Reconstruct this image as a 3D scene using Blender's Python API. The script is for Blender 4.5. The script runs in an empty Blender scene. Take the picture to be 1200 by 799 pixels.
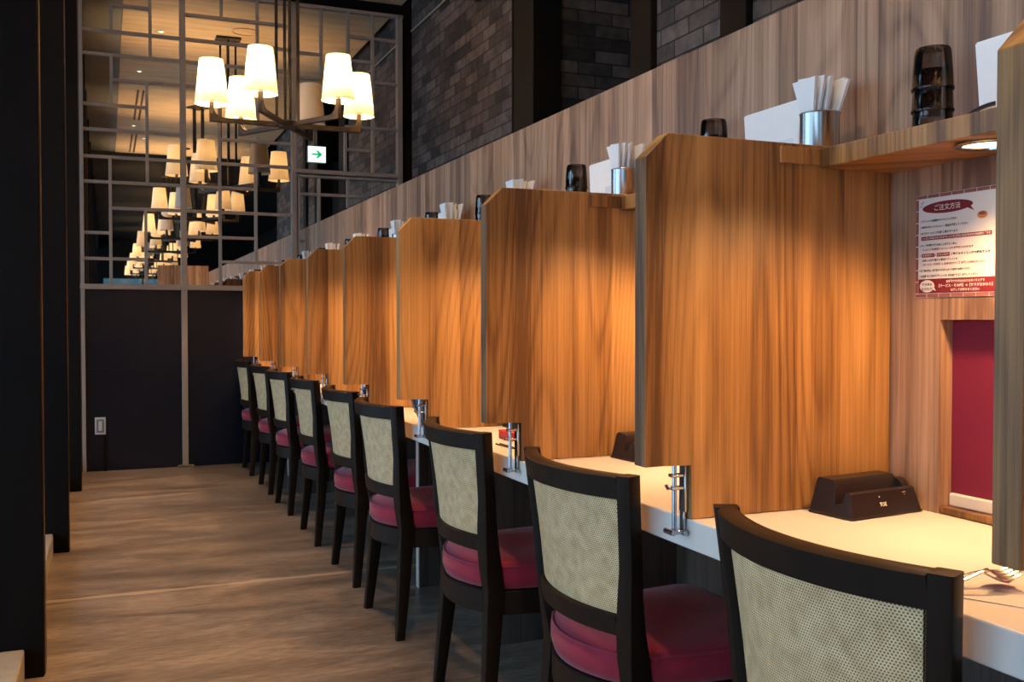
import bpy, bmesh, math, random
from mathutils import Vector, Matrix
random.seed(7)
scene = bpy.context.scene
COL = scene.collection
R = math.radians
PI = math.pi

# ------------------------------------------------------------------ layout
PITCH = 0.75
def PY(k):                      # near face of divider k (0 = closest to the camera)
    return 1.44 + (k - 1) * PITCH
TH = 0.035                      # divider thickness
XC = 0.934                      # counter front edge
XW = 1.377                      # booth back wall
YB = 7.387                      # mirror face
ZC = 0.716                      # counter top
ZS = 1.375                      # shelf top
CEIL = 3.51

# ------------------------------------------------------------------ helpers
def link(o):
    COL.objects.link(o); return o

def obj(name, bm, mat, parent=None, smooth=False, autosmooth=None):
    me = bpy.data.meshes.new(name)
    bmesh.ops.recalc_face_normals(bm, faces=bm.faces[:])
    bm.to_mesh(me); bm.free()
    mats = mat if isinstance(mat, (list, tuple)) else [mat]
    for m in mats: me.materials.append(m)
    if smooth:
        for p in me.polygons: p.use_smooth = True
        if autosmooth is not None:
            me.set_sharp_from_angle(angle=R(autosmooth))
    o = bpy.data.objects.new(name, me)
    if parent is not None: o.parent = parent
    return link(o)

def tag(o, label=None, cat=None, group=None, kind=None):
    if label: o['label'] = label
    if cat: o['category'] = cat
    if group: o['group'] = group
    if kind: o['kind'] = kind
    return o

def empty(name, loc=(0, 0, 0), rz=0.0):
    o = bpy.data.objects.new(name, None)
    o.location = loc; o.rotation_euler = (0, 0, rz); o.empty_display_size = 0.05
    return link(o)

def struct(name, bm, mat, label=None, **k):
    o = obj(name, bm, mat, **k); o['kind'] = 'structure'
    if label: o['label'] = label
    return o

def kids(o):
    return [c for c in bpy.data.objects if c.parent == o]

def copy_tree(o, parent=None):
    c = o.copy(); COL.objects.link(c)
    if parent is not None: c.parent = parent
    for ch in kids(o): copy_tree(ch, c)
    return c

def NB(): return bmesh.new()

def box(bm, x0, x1, y0, y1, z0, z1, bev=0.0, seg=2):
    vs = [bm.verts.new(p) for p in ((x0,y0,z0),(x1,y0,z0),(x1,y1,z0),(x0,y1,z0),(x0,y0,z1),(x1,y0,z1),(x1,y1,z1),(x0,y1,z1))]
    fs = [bm.faces.new([vs[i] for i in q]) for q in ((0,3,2,1),(4,5,6,7),(0,1,5,4),(1,2,6,5),(2,3,7,6),(3,0,4,7))]
    if bev > 0:
        es = list({e for f in fs for e in f.edges})
        bmesh.ops.bevel(bm, geom=es, offset=bev, segments=seg, profile=0.5, affect='EDGES')
    return bm

def prism(bm, pts, axis, a, b, bev=0.0, seg=1):
    """extrude polygon pts (2d) along axis 0/1/2 from a to b"""
    def P(p, t):
        if axis == 0: return (t, p[0], p[1])
        if axis == 1: return (p[0], t, p[1])
        return (p[0], p[1], t)
    v0 = [bm.verts.new(P(p, a)) for p in pts]
    v1 = [bm.verts.new(P(p, b)) for p in pts]
    n = len(pts)
    fs = [bm.faces.new(v0[::-1]), bm.faces.new(v1)]
    for i in range(n):
        fs.append(bm.faces.new((v0[i], v0[(i+1) % n], v1[(i+1) % n], v1[i])))
    if bev > 0:
        es = list({e for f in fs for e in f.edges})
        bmesh.ops.bevel(bm, geom=es, offset=bev, segments=seg, profile=0.5, affect='EDGES')
    return bm

def loft(bm, rings, cap=True, closed=True):
    V = [[bm.verts.new(p) for p in r] for r in rings]
    n = len(rings[0])
    for a, b in zip(V[:-1], V[1:]):
        rng = range(n) if closed else range(n - 1)
        for i in rng:
            bm.faces.new((a[i], a[(i+1) % n], b[(i+1) % n], b[i]))
    if cap:
        bm.faces.new(V[0][::-1]); bm.faces.new(V[-1])
    return V

def rrect(cx, cy, sx, sy, r, n=3):
    """rounded rectangle points ccw"""
    pts = []
    for (dx, dy, a0) in ((1,1,0),(-1,1,90),(-1,-1,180),(1,-1,270)):
        ox, oy = cx + dx*(sx/2 - r), cy + dy*(sy/2 - r)
        for i in range(n + 1):
            a = R(a0 + 90*i/n)
            pts.append((ox + r*math.cos(a), oy + r*math.sin(a)))
    return pts

def lathe(bm, prof, c=(0,0,0), n=32, cap0=False, cap1=False):
    rings = []
    for r, z in prof:
        rings.append([(c[0] + r*math.cos(2*PI*i/n), c[1] + r*math.sin(2*PI*i/n), c[2] + z) for i in range(n)])
    V = loft(bm, rings, cap=False)
    if cap0: bm.faces.new(V[0][::-1])
    if cap1: bm.faces.new(V[-1])
    return bm

def tube(bm, pts, r, n=10, cap=True):
    pts = [Vector(p) for p in pts]
    rs = r if isinstance(r, (list, tuple)) else [r]*len(pts)
    rings = []
    up = None
    for i, p in enumerate(pts):
        d = (pts[min(i+1, len(pts)-1)] - pts[max(i-1, 0)]).normalized()
        if up is None:
            up = Vector((0,0,1)) if abs(d.z) < 0.9 else Vector((1,0,0))
        s = d.cross(up).normalized(); u = s.cross(d).normalized(); up = u
        rings.append([tuple(p + (s*math.cos(2*PI*k/n) + u*math.sin(2*PI*k/n))*rs[i]) for k in range(n)])
    loft(bm, rings, cap=cap)
    return bm

# ------------------------------------------------------------------ materials
def new_mat(name):
    m = bpy.data.materials.new(name); m.use_nodes = True
    nt = m.node_tree; b = nt.nodes['Principled BSDF']
    return m, nt, b

def pmat(name, col, rough=0.5, metal=0.0, spec=0.5, coat=0.0, emit=None, es=0.0, noise=0.0, nscale=60.0, bump=0.0, trans=0.0, ior=1.45, sheen=0.0):
    m, nt, b = new_mat(name)
    b.inputs['Base Color'].default_value = (*col, 1)
    b.inputs['Roughness'].default_value = rough
    b.inputs['Metallic'].default_value = metal
    b.inputs['Specular IOR Level'].default_value = spec
    b.inputs['Coat Weight'].default_value = coat
    b.inputs['Transmission Weight'].default_value = trans
    b.inputs['IOR'].default_value = ior
    b.inputs['Sheen Weight'].default_value = sheen
    if emit:
        b.inputs['Emission Color'].default_value = (*emit, 1); b.inputs['Emission Strength'].default_value = es
    if noise > 0 or bump > 0:
        tc = nt.nodes.new('ShaderNodeTexCoord'); n = nt.nodes.new('ShaderNodeTexNoise')
        n.inputs['Scale'].default_value = nscale; n.inputs['Detail'].default_value = 4
        nt.links.new(tc.outputs['Object'], n.inputs['Vector'])
        if noise > 0:
            mx = nt.nodes.new('ShaderNodeMix'); mx.data_type = 'RGBA'
            mx.inputs[6].default_value = (*[c*(1-noise) for c in col], 1)
            mx.inputs[7].default_value = (*[min(1, c*(1+noise)) for c in col], 1)
            nt.links.new(n.outputs['Fac'], mx.inputs[0]); nt.links.new(mx.outputs[2], b.inputs['Base Color'])
        if bump > 0:
            bp = nt.nodes.new('ShaderNodeBump'); bp.inputs['Strength'].default_value = bump; bp.inputs['Distance'].default_value = 0.002
            nt.links.new(n.outputs['Fac'], bp.inputs['Height']); nt.links.new(bp.outputs['Normal'], b.inputs['Normal'])
    return m

def math_node(nt, op, a=None, b=None, c=None):
    n = nt.nodes.new('ShaderNodeMath'); n.operation = op
    for i, v in enumerate((a, b, c)):
        if v is None: continue
        if isinstance(v, (int, float)): n.inputs[i].default_value = v
        else: nt.links.new(v, n.inputs[i])
    return n.outputs[0]

def ramp(nt, fac, stops):
    r = nt.nodes.new('ShaderNodeValToRGB')
    e = r.color_ramp.elements
    while len(e) < len(stops): e.new(0.5)
    for i, (p, c) in enumerate(stops):
        e[i].position = p; e[i].color = (*c, 1)
    nt.links.new(fac, r.inputs['Fac']); return r.outputs['Color']

def wood_mat(name, dark, mid, light, rough=0.38, seed=0.0, band=11.0, spec=0.4):
    """walnut laminate: vertical grain (along Z), bands + fine lines + cathedral arches; u = horizontal"""
    m, nt, b = new_mat(name)
    tc = nt.nodes.new('ShaderNodeTexCoord'); oi = nt.nodes.new('ShaderNodeObjectInfo')
    sp = nt.nodes.new('ShaderNodeSeparateXYZ'); nt.links.new(tc.outputs['Object'], sp.inputs[0])
    u = math_node(nt, 'ADD', sp.outputs['X'], sp.outputs['Y'])
    rnd = math_node(nt, 'MULTIPLY', oi.outputs['Random'], 37.0)
    u = math_node(nt, 'ADD', u, math_node(nt, 'ADD', rnd, seed))
    z = sp.outputs['Z']
    # slow warp -> cathedral figure
    def noise2(su, sz, detail=2.0, rough_=0.5):
        cb = nt.nodes.new('ShaderNodeCombineXYZ')
        nt.links.new(math_node(nt, 'MULTIPLY', u, su), cb.inputs['X'])
        nt.links.new(math_node(nt, 'MULTIPLY', z, sz), cb.inputs['Y'])
        n = nt.nodes.new('ShaderNodeTexNoise'); n.inputs['Scale'].default_value = 1.0
        n.inputs['Detail'].default_value = detail; n.inputs['Roughness'].default_value = rough_
        nt.links.new(cb.outputs[0], n.inputs['Vector']); return n.outputs['Fac']
    warp = noise2(3.0, 0.42, 1.2)
    rings = math_node(nt, 'SINE', math_node(nt, 'ADD', math_node(nt, 'MULTIPLY', warp, 190.0), math_node(nt, 'MULTIPLY', u, 100.0)))
    rings = math_node(nt, 'SUBTRACT', 1.0, math_node(nt, 'POWER', math_node(nt, 'MULTIPLY_ADD', rings, 0.5, 0.5), 3.0))
    bands = noise2(band, 0.12, 2.0, 0.6)
    fine = noise2(150.0, 0.9, 3.0, 0.65)
    pores = noise2(420.0, 9.0, 1.0)
    wn = nt.nodes.new('ShaderNodeTexWhiteNoise'); wn.noise_dimensions = '1D'
    nt.links.new(math_node(nt, 'FLOOR', math_node(nt, 'ADD', math_node(nt, 'MULTIPLY', u, band*0.95), math_node(nt, 'MULTIPLY', bands, 1.6))), wn.inputs['W'])
    f = math_node(nt, 'MULTIPLY_ADD', bands, 1.0, -0.155)
    f = math_node(nt, 'ADD', f, math_node(nt, 'MULTIPLY_ADD', wn.outputs['Value'], 0.36, -0.18))
    f = math_node(nt, 'ADD', f, math_node(nt, 'MULTIPLY_ADD', rings, 0.12, -0.07))
    f = math_node(nt, 'ADD', f, math_node(nt, 'MULTIPLY_ADD', fine, 0.58, -0.29))
    f = math_node(nt, 'ADD', f, math_node(nt, 'MULTIPLY_ADD', pores, 0.24, -0.12))
    c = ramp(nt, f, [(0.12, dark), (0.42, mid), (0.78, light)])
    nt.links.new(c, b.inputs['Base Color'])
    b.inputs['Roughness'].default_value = rough; b.inputs['Specular IOR Level'].default_value = spec
    bp = nt.nodes.new('ShaderNodeBump'); bp.inputs['Strength'].default_value = 0.06; bp.inputs['Distance'].default_value = 0.001
    nt.links.new(fine, bp.inputs['Height']); nt.links.new(bp.outputs['Normal'], b.inputs['Normal'])
    return m

M = {}
M['wood'] = wood_mat('walnut_laminate', (0.118, 0.050, 0.017), (0.345, 0.166, 0.052), (0.56, 0.300, 0.105))
M['wall_wood'] = wood_mat('walnut_laminate_wall', (0.145, 0.080, 0.052), (0.345, 0.202, 0.122), (0.55, 0.355, 0.235), seed=3.1, band=17.0)  # same walnut as the dividers, with the cooler daylight put into its colour
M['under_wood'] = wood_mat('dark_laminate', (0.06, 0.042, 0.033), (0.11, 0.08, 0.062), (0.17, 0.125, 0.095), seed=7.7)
M['edge'] = pmat('pale_edge_band', (0.62, 0.55, 0.47), 0.45)
M['counter'] = pmat('white_counter_laminate', (0.72, 0.655, 0.585), 0.30, spec=0.4, noise=0.02, nscale=9)
M['chairwood'] = pmat('espresso_stained_wood', (0.017, 0.0092, 0.0052), 0.45, spec=0.16, noise=0.45, nscale=24)
M['velvet'] = pmat('crimson_velvet', (0.32, 0.017, 0.037), 0.75, spec=0.2, sheen=0.25, noise=0.35, nscale=16, bump=0.15)
M['chrome'] = pmat('chrome', (0.42, 0.44, 0.47), 0.16, metal=1.0)
M['steel'] = pmat('brushed_steel', (0.55, 0.54, 0.52), 0.22, metal=1.0)
M['blackplastic'] = pmat('black_plastic', (0.016, 0.011, 0.011), 0.34, spec=0.5, noise=0.1, nscale=400)
M['red'] = pmat('crimson_blind', (0.165, 0.005, 0.028), 0.7, noise=0.10, nscale=500, bump=0.1)
M['cream'] = pmat('cream_plastic', (0.72, 0.66, 0.55), 0.45)
M['bar'] = pmat('bronze_grey_metal', (0.34, 0.285, 0.24), 0.45, metal=0.1, noise=0.12, nscale=30)
M['navy'] = pmat('midnight_panel', (0.0035, 0.0065, 0.016), 0.33, spec=0.45, noise=0.25, nscale=5)
M['black'] = pmat('black_steel', (0.0025, 0.002, 0.002), 0.5, spec=0.15, noise=0.3, nscale=6)
M['blackpaint'] = pmat('black_paint', (0.006, 0.005, 0.0045), 0.6, spec=0.12, noise=0.2, nscale=7)
M['glint'] = pmat('warm_glint', (0.30, 0.17, 0.06), 0.35, metal=1.0)  # colour imitating warm lamp light on the column edges
M['bronze'] = pmat('dark_bronze', (0.030, 0.022, 0.017), 0.45, metal=0.4, noise=0.2, nscale=40)
M['stone'] = pmat('pale_stone', (0.34, 0.28, 0.21), 0.6, noise=0.22, nscale=24, bump=0.2)
M['white'] = pmat('white_paper', (0.82, 0.80, 0.77), 0.7, noise=0.03, nscale=50)
M['offwhite'] = pmat('plate_white', (0.62, 0.62, 0.60), 0.4)
M['poster'] = pmat('poster_paper', (0.68, 0.62, 0.56), 0.55)
M['brickred'] = pmat('print_maroon', (0.17, 0.012, 0.016), 0.55)
M['tilered'] = pmat('print_brick', (0.24, 0.085, 0.065), 0.55, noise=0.25, nscale=120)
M['ink'] = pmat('print_black', (0.03, 0.02, 0.02), 0.6)
M['inkred'] = pmat('print_red', (0.24, 0.018, 0.02), 0.6)
M['orange'] = pmat('print_orange', (0.65, 0.20, 0.03), 0.6)
M['redbox'] = pmat('red_card_box', (0.50, 0.012, 0.012), 0.5)
M['zinc'] = pmat('blue_grey_enamel', (0.20, 0.25, 0.30), 0.22, metal=0.7)
M['porcelain'] = pmat('white_porcelain', (0.72, 0.74, 0.76), 0.2)
M['cobalt'] = pmat('cobalt_glaze', (0.010, 0.022, 0.085), 0.2)
M['grey'] = pmat('grey_plaster', (0.20, 0.20, 0.20), 0.8, noise=0.15, nscale=4)
M['lens'] = pmat('lamp_lens', (0.9, 0.8, 0.6), 0.4, emit=(1.0, 0.72, 0.36), es=9.0)
M['spotlens'] = pmat('spot_lens', (0.9, 0.85, 0.75), 0.4, emit=(1.0, 0.86, 0.66), es=5.0)
M['signwhite'] = pmat('sign_white', (0.8, 0.85, 0.82), 0.4, emit=(0.78, 1.0, 0.92), es=1.3)
M['signgreen'] = pmat('sign_green', (0.0, 0.35, 0.16), 0.4, emit=(0.0, 0.42, 0.17), es=0.9)
M['blue_led'] = pmat('indicator', (0.6, 0.8, 0.9), 0.4)

# mirror
m, nt, b = new_mat('mirror_glass')
b.inputs['Base Color'].default_value = (0.92, 0.88, 0.82, 1); b.inputs['Metallic'].default_value = 1.0
b.inputs['Roughness'].default_value = 0.012
M['mirror'] = m

# smoky tumbler: thin tinted plastic wall
m = bpy.data.materials.new('smoky_resin'); m.use_nodes = True
nt = m.node_tree; nt.nodes.clear()
out = nt.nodes.new('ShaderNodeOutputMaterial'); mx = nt.nodes.new('ShaderNodeMixShader')
tp = nt.nodes.new('ShaderNodeBsdfTransparent'); tp.inputs['Color'].default_value = (0.68, 0.64, 0.62, 1)
gl = nt.nodes.new('ShaderNodeBsdfGlossy'); gl.inputs['Roughness'].default_value = 0.06
fr = nt.nodes.new('ShaderNodeFresnel'); fr.inputs['IOR'].default_value = 1.55
nt.links.new(fr.outputs[0], mx.inputs[0]); nt.links.new(tp.outputs[0], mx.inputs[1]); nt.links.new(gl.outputs[0], mx.inputs[2]); nt.links.new(mx.outputs[0], out.inputs['Surface'])
M['smoky'] = m

# lamp shade: fabric that lets the bulb through
m = bpy.data.materials.new('ivory_shade_fabric'); m.use_nodes = True
nt = m.node_tree; nt.nodes.clear()
out = nt.nodes.new('ShaderNodeOutputMaterial'); mx = nt.nodes.new('ShaderNodeMixShader'); mx.inputs[0].default_value = 0.13
tr = nt.nodes.new('ShaderNodeBsdfTranslucent'); tr.inputs['Color'].default_value = (0.95, 0.84, 0.62, 1)
df = nt.nodes.new('ShaderNodeBsdfDiffuse'); df.inputs['Color'].default_value = (0.80, 0.68, 0.54, 1)
nt.links.new(df.outputs[0], mx.inputs[1]); nt.links.new(tr.outputs[0], mx.inputs[2]); nt.links.new(mx.outputs[0], out.inputs['Surface'])
M['shade'] = m

# cane weave (UV in metres)
m, nt, b = new_mat('woven_cane')
uv = nt.nodes.new('ShaderNodeUVMap'); sp = nt.nodes.new('ShaderNodeSeparateXYZ'); nt.links.new(uv.outputs[0], sp.inputs[0])
CELL = 0.0043
uu = math_node(nt, 'MULTIPLY', sp.outputs['X'], 1/CELL); vv = math_node(nt, 'MULTIPLY', sp.outputs['Y'], 1/(CELL*0.92))
row = math_node(nt, 'FLOOR', vv)
sh = math_node(nt, 'MULTIPLY', math_node(nt, 'MODULO', row, 2.0), 0.5)
fu = math_node(nt, 'FRACT', math_node(nt, 'ADD', uu, sh)); fv = math_node(nt, 'FRACT', vv)
du = math_node(nt, 'ABSOLUTE', math_node(nt, 'SUBTRACT', fu, 0.5)); dv = math_node(nt, 'ABSOLUTE', math_node(nt, 'SUBTRACT', fv, 0.5))
hole = math_node(nt, 'MULTIPLY', math_node(nt, 'LESS_THAN', du, 0.24), math_node(nt, 'LESS_THAN', dv, 0.27))
tc = nt.nodes.new('ShaderNodeTexCoord'); n1 = nt.nodes.new('ShaderNodeTexNoise'); n1.inputs['Scale'].default_value = 38; n1.inputs['Detail'].default_value = 3
nt.links.new(tc.outputs['Object'], n1.inputs['Vector'])
cc = ramp(nt, n1.outputs['Fac'], [(0.3, (0.70, 0.43, 0.19)), (0.7, (0.95, 0.66, 0.34))])
mxc = nt.nodes.new('ShaderNodeMix'); mxc.data_type = 'RGBA'
nt.links.new(hole, mxc.inputs[0]); nt.links.new(cc, mxc.inputs[6]); mxc.inputs[7].default_value = (0.10, 0.075, 0.045, 1)
nt.links.new(mxc.outputs[2], b.inputs['Base Color']); b.inputs['Roughness'].default_value = 0.6
ht = math_node(nt, 'SUBTRACT', 1.0, hole)
bp = nt.nodes.new('ShaderNodeBump'); bp.inputs['Strength'].default_value = 0.5; bp.inputs['Distance'].default_value = 0.001
nt.links.new(ht, bp.inputs['Height']); nt.links.new(bp.outputs['Normal'], b.inputs['Normal'])
M['cane'] = m

# floor: mottled brown polished concrete with one pale joint across the aisle
m, nt, b = new_mat('brown_concrete_floor')
tc = nt.nodes.new('ShaderNodeTexCoord'); sp = nt.nodes.new('ShaderNodeSeparateXYZ'); nt.links.new(tc.outputs['Object'], sp.inputs[0])
mp = nt.nodes.new('ShaderNodeMapping'); mp.inputs['Scale'].default_value = (1.1, 4.2, 1); nt.links.new(tc.outputs['Object'], mp.inputs[0])
n1 = nt.nodes.new('ShaderNodeTexNoise'); n1.inputs['Scale'].default_value = 1.5; n1.inputs['Detail'].default_value = 9; n1.inputs['Roughness'].default_value = 0.68; n1.inputs['Distortion'].default_value = 0.6
nt.links.new(mp.outputs[0], n1.inputs['Vector'])
n2 = nt.nodes.new('ShaderNodeTexNoise'); n2.inputs['Scale'].default_value = 16; n2.inputs['Detail'].default_value = 6
nt.links.new(mp.outputs[0], n2.inputs['Vector'])
f = math_node(nt, 'ADD', math_node(nt, 'MULTIPLY', n1.outputs['Fac'], 0.68), math_node(nt, 'MULTIPLY', n2.outputs['Fac'], 0.32))
c = ramp(nt, f, [(0.36, (0.105, 0.073, 0.056)), (0.50, (0.215, 0.152, 0.115)), (0.63, (0.36, 0.265, 0.20))])
n3 = nt.nodes.new('ShaderNodeTexNoise'); n3.inputs['Scale'].default_value = 5.0; n3.inputs['Detail'].default_value = 4
nt.links.new(tc.outputs['Object'], n3.inputs['Vector'])
jy = math_node(nt, 'ABSOLUTE', math_node(nt, 'SUBTRACT', sp.outputs['Y'], math_node(nt, 'MULTIPLY_ADD', n3.outputs['Fac'], 0.02, 4.03)))
wid = math_node(nt, 'MULTIPLY_ADD', n3.outputs['Fac'], 0.060, -0.0150)
j = math_node(nt, 'LESS_THAN', jy, wid)
j = math_node(nt, 'MULTIPLY', j, 0.7)
mj = nt.nodes.new('ShaderNodeMix'); mj.data_type = 'RGBA'; nt.links.new(j, mj.inputs[0]); nt.links.new(c, mj.inputs[6]); mj.inputs[7].default_value = (0.55, 0.40, 0.27, 1)
nt.links.new(mj.outputs[2], b.inputs['Base Color'])
rr = math_node(nt, 'MULTIPLY_ADD', n1.outputs['Fac'], 0.35, 0.17); nt.links.new(rr, b.inputs['Roughness'])
b.inputs['Specular IOR Level'].default_value = 0.4
bp = nt.nodes.new('ShaderNodeBump'); bp.inputs['Strength'].default_value = 0.12; bp.inputs['Distance'].default_value = 0.003
nt.links.new(n2.outputs['Fac'], bp.inputs['Height']); nt.links.new(bp.outputs['Normal'], b.inputs['Normal'])
M['floor'] = m

# ceiling: beige troweled plaster with faint boards across
m, nt, b = new_mat('tan_ceiling')
tc = nt.nodes.new('ShaderNodeTexCoord'); mp = nt.nodes.new('ShaderNodeMapping'); mp.inputs['Scale'].default_value = (1.0, 5.0, 1); nt.links.new(tc.outputs['Object'], mp.inputs[0])
n1 = nt.nodes.new('ShaderNodeTexNoise'); n1.inputs['Scale'].default_value = 2.2; n1.inputs['Detail'].default_value = 7; nt.links.new(mp.outputs[0], n1.inputs['Vector'])
c = ramp(nt, n1.outputs['Fac'], [(0.3, (0.50, 0.35, 0.20)), (0.7, (0.68, 0.49, 0.29))])
nt.links.new(c, b.inputs['Base Color']); b.inputs['Roughness'].default_value = 0.8
M['ceiling'] = m

# brick
def brick_mat(name, horiz):
    m, nt, b = new_mat(name)
    tc = nt.nodes.new('ShaderNodeTexCoord'); sp = nt.nodes.new('ShaderNodeSeparateXYZ'); nt.links.new(tc.outputs['Object'], sp.inputs[0])
    cb = nt.nodes.new('ShaderNodeCombineXYZ'); nt.links.new(sp.outputs[horiz], cb.inputs['X']); nt.links.new(sp.outputs['Z'], cb.inputs['Y'])
    br = nt.nodes.new('ShaderNodeTexBrick'); nt.links.new(cb.outputs[0], br.inputs['Vector'])
    br.inputs['Scale'].default_value = 1.0; br.inputs['Brick Width'].default_value = 0.215; br.inputs['Row Height'].default_value = 0.072
    br.inputs['Mortar Size'].default_value = 0.004; br.inputs['Mortar Smooth'].default_value = 0.25; br.inputs['Bias'].default_value = -0.1
    br.inputs['Color1'].default_value = (0.030, 0.027, 0.026, 1); br.inputs['Color2'].default_value = (0.165, 0.138, 0.125, 1); br.inputs['Mortar'].default_value = (0.022, 0.018, 0.015, 1)
    n1 = nt.nodes.new('ShaderNodeTexNoise'); n1.inputs['Scale'].default_value = 14; n1.inputs['Detail'].default_value = 6; nt.links.new(tc.outputs['Object'], n1.inputs['Vector'])
    mx = nt.nodes.new('ShaderNodeMix'); mx.data_type = 'RGBA'; mx.blend_type = 'MULTIPLY'; mx.inputs[0].default_value = 0.8
    g = ramp(nt, n1.outputs['Fac'], [(0.3, (0.45, 0.45, 0.45)), (0.7, (1.35, 1.3, 1.25))])
    nt.links.new(br.outputs['Color'], mx.inputs[6]); nt.links.new(g, mx.inputs[7]); nt.links.new(mx.outputs[2], b.inputs['Base Color'])
    b.inputs['Roughness'].default_value = 0.7; b.inputs['Specular IOR Level'].default_value = 0.3
    bp = nt.nodes.new('ShaderNodeBump'); bp.inputs['Strength'].default_value = 0.6; bp.inputs['Distance'].default_value = 0.006
    h = math_node(nt, 'ADD', math_node(nt, 'SUBTRACT', 1.0, br.outputs['Fac']), math_node(nt, 'MULTIPLY', n1.outputs['Fac'], 0.5))
    nt.links.new(h, bp.inputs['Height']); nt.links.new(bp.outputs['Normal'], b.inputs['Normal'])
    return m
M['brick_y'] = brick_mat('dark_brick', 'Y'); M['brick_x'] = brick_mat('dark_brick_return', 'X')

# ------------------------------------------------------------------ setting
bm = NB(); box(bm, -2.6, 4.4, -18.2, 7.60, -0.12, 0.0)
struct('floor', bm, M['floor'], 'mottled brown polished concrete aisle floor with a pale joint')

bm = NB(); box(bm, 0.14, 2.15, -0.75, 7.50, CEIL, CEIL + 0.1)
struct('ceiling', bm, M['ceiling'], 'tan plaster ceiling seen in the mirror')
bm = NB(); box(bm, -0.20, 0.138, -0.75, 7.50, CEIL + 0.01, CEIL + 0.1)
struct('trim_1', bm, M['grey'], 'grey ceiling strip along the row of black columns')
bm = NB(); box(bm, -2.6, -0.202, -18.2, 7.5, CEIL - 0.3, CEIL + 0.12)
box(bm, -0.2, 4.4, -18.2, -0.755, CEIL + 0.05, CEIL + 0.15)
box(bm, 2.152, 4.4, -0.75, 7.5, 4.2, 4.3)
box(bm, 2.10, 2.15, -0.75, 7.5, CEIL + 0.102, 4.2); box(bm, 2.10, 4.4, -0.90, -0.76, CEIL + 0.15, 4.3)
struct('ceiling.001', bm, M['blackpaint'], 'black ceiling around the tan ceiling')

# back wall behind the mirror screen and dark lower panels
bm = NB(); box(bm, -2.6, 4.4, 7.43, 7.55, 0.0, 4.25)
struct('wall_back', bm, M['blackpaint'], 'black wall closing the aisle')
# wall far behind the camera, with a wide window
bm = NB()
for (x0, x1, z0, z1) in ((-2.6, -0.12, 0, 3.7), (-0.12, 2.2, 0, 0.2), (-0.12, 2.2, 2.32, 3.7), (2.2, 4.4, 0, 3.7)):
    box(bm, x0, x1, -18.2, -18.05, z0, z1)
struct('wall_front', bm, M['blackpaint'], 'dark wall behind the camera with a wide window')
bm = NB()
for x in (-0.12, 1.04, 2.16): box(bm, x, x + 0.04, -18.18, -18.08, 0.2, 2.32)
struct('window_1', bm, M['black'], 'black frame of the window behind the camera')
m = bpy.data.materials.new('tinted_glass'); m.use_nodes = True  # pane tint added to dim the sky through the rear window
nt = m.node_tree; nt.nodes.clear()
out = nt.nodes.new('ShaderNodeOutputMaterial'); mx = nt.nodes.new('ShaderNodeMixShader'); mx.inputs[0].default_value = 0.06
tp = nt.nodes.new('ShaderNodeBsdfTransparent'); tp.inputs['Color'].default_value = (0.20, 0.24, 0.24, 1); gl = nt.nodes.new('ShaderNodeBsdfGlossy'); gl.inputs['Roughness'].default_value = 0.03
nt.links.new(tp.outputs[0], mx.inputs[1]); nt.links.new(gl.outputs[0], mx.inputs[2]); nt.links.new(mx.outputs[0], out.inputs['Surface'])
M['tint'] = m
bm = NB(); box(bm, -0.12, 2.2, -18.135, -18.125, 0.2, 2.32)
struct('window_1.001', bm, M['tint'], 'tinted pane added to dim the window behind the camera')
# left facade: black frames with big openings to the daylight
bm = NB()
box(bm, -2.6, -2.45, -18.2, 7.5, 0, 0.03); box(bm, -2.6, -2.45, -18.2, 7.5, 2.75, CEIL)
for i in range(-9, 4): box(bm, -2.6, -2.45, i*2.0 + 0.2, i*2.0 + 0.34, 0.03, 2.75)
struct('wall_left', bm, M['black'], 'black window wall on the street side')
bm = NB(); box(bm, 4.3, 4.4, -18.2, 7.5, 0, 4.25)
struct('wall_right', bm, M['blackpaint'], 'black wall beyond the kitchen side')

# walnut booth wall with serving hatches
HZ0, HZ1 = ZC, 1.063
def hatch_span(i):              # booth i lies between divider i-1 and divider i
    c = (PY(i-1) + PY(i)) / 2 + 0.0
    return c - 0.255, c + 0.255
HATCH = [1, 2]
def wall_piece(bm, x0, x1):
    y0, y1 = -0.05, YB
    prismz = [(y0, y1, HZ1, 1.742), (y0, y1, 0.664, ZC - 0.001)]
    for a in prismz: box(bm, x0, x1, *a)
    spans = sorted(hatch_span(i) for i in HATCH)
    cur = y0
    for a, b_ in spans:
        box(bm, x0, x1, cur, a, HZ0 - 0.001, HZ1); cur = b_
    box(bm, x0, x1, cur, y1, HZ0 - 0.001, HZ1)
bm = NB(); wall_piece(bm, XW, XW + 0.10)
struct('partition', bm, M['wall_wood'], 'long walnut partition behind the booths, topped by a plain edge')
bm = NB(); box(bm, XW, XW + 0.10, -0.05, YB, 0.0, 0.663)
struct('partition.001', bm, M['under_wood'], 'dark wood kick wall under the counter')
bm = NB(); box(bm, 0.68, XW - 0.002, -0.10, -0.06, 0.0, 1.83, 0.002)
tag(obj('end_screen', bm, M['wall_wood']), 'walnut end screen of the booth row, seen only in the mirror', 'screen')

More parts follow.
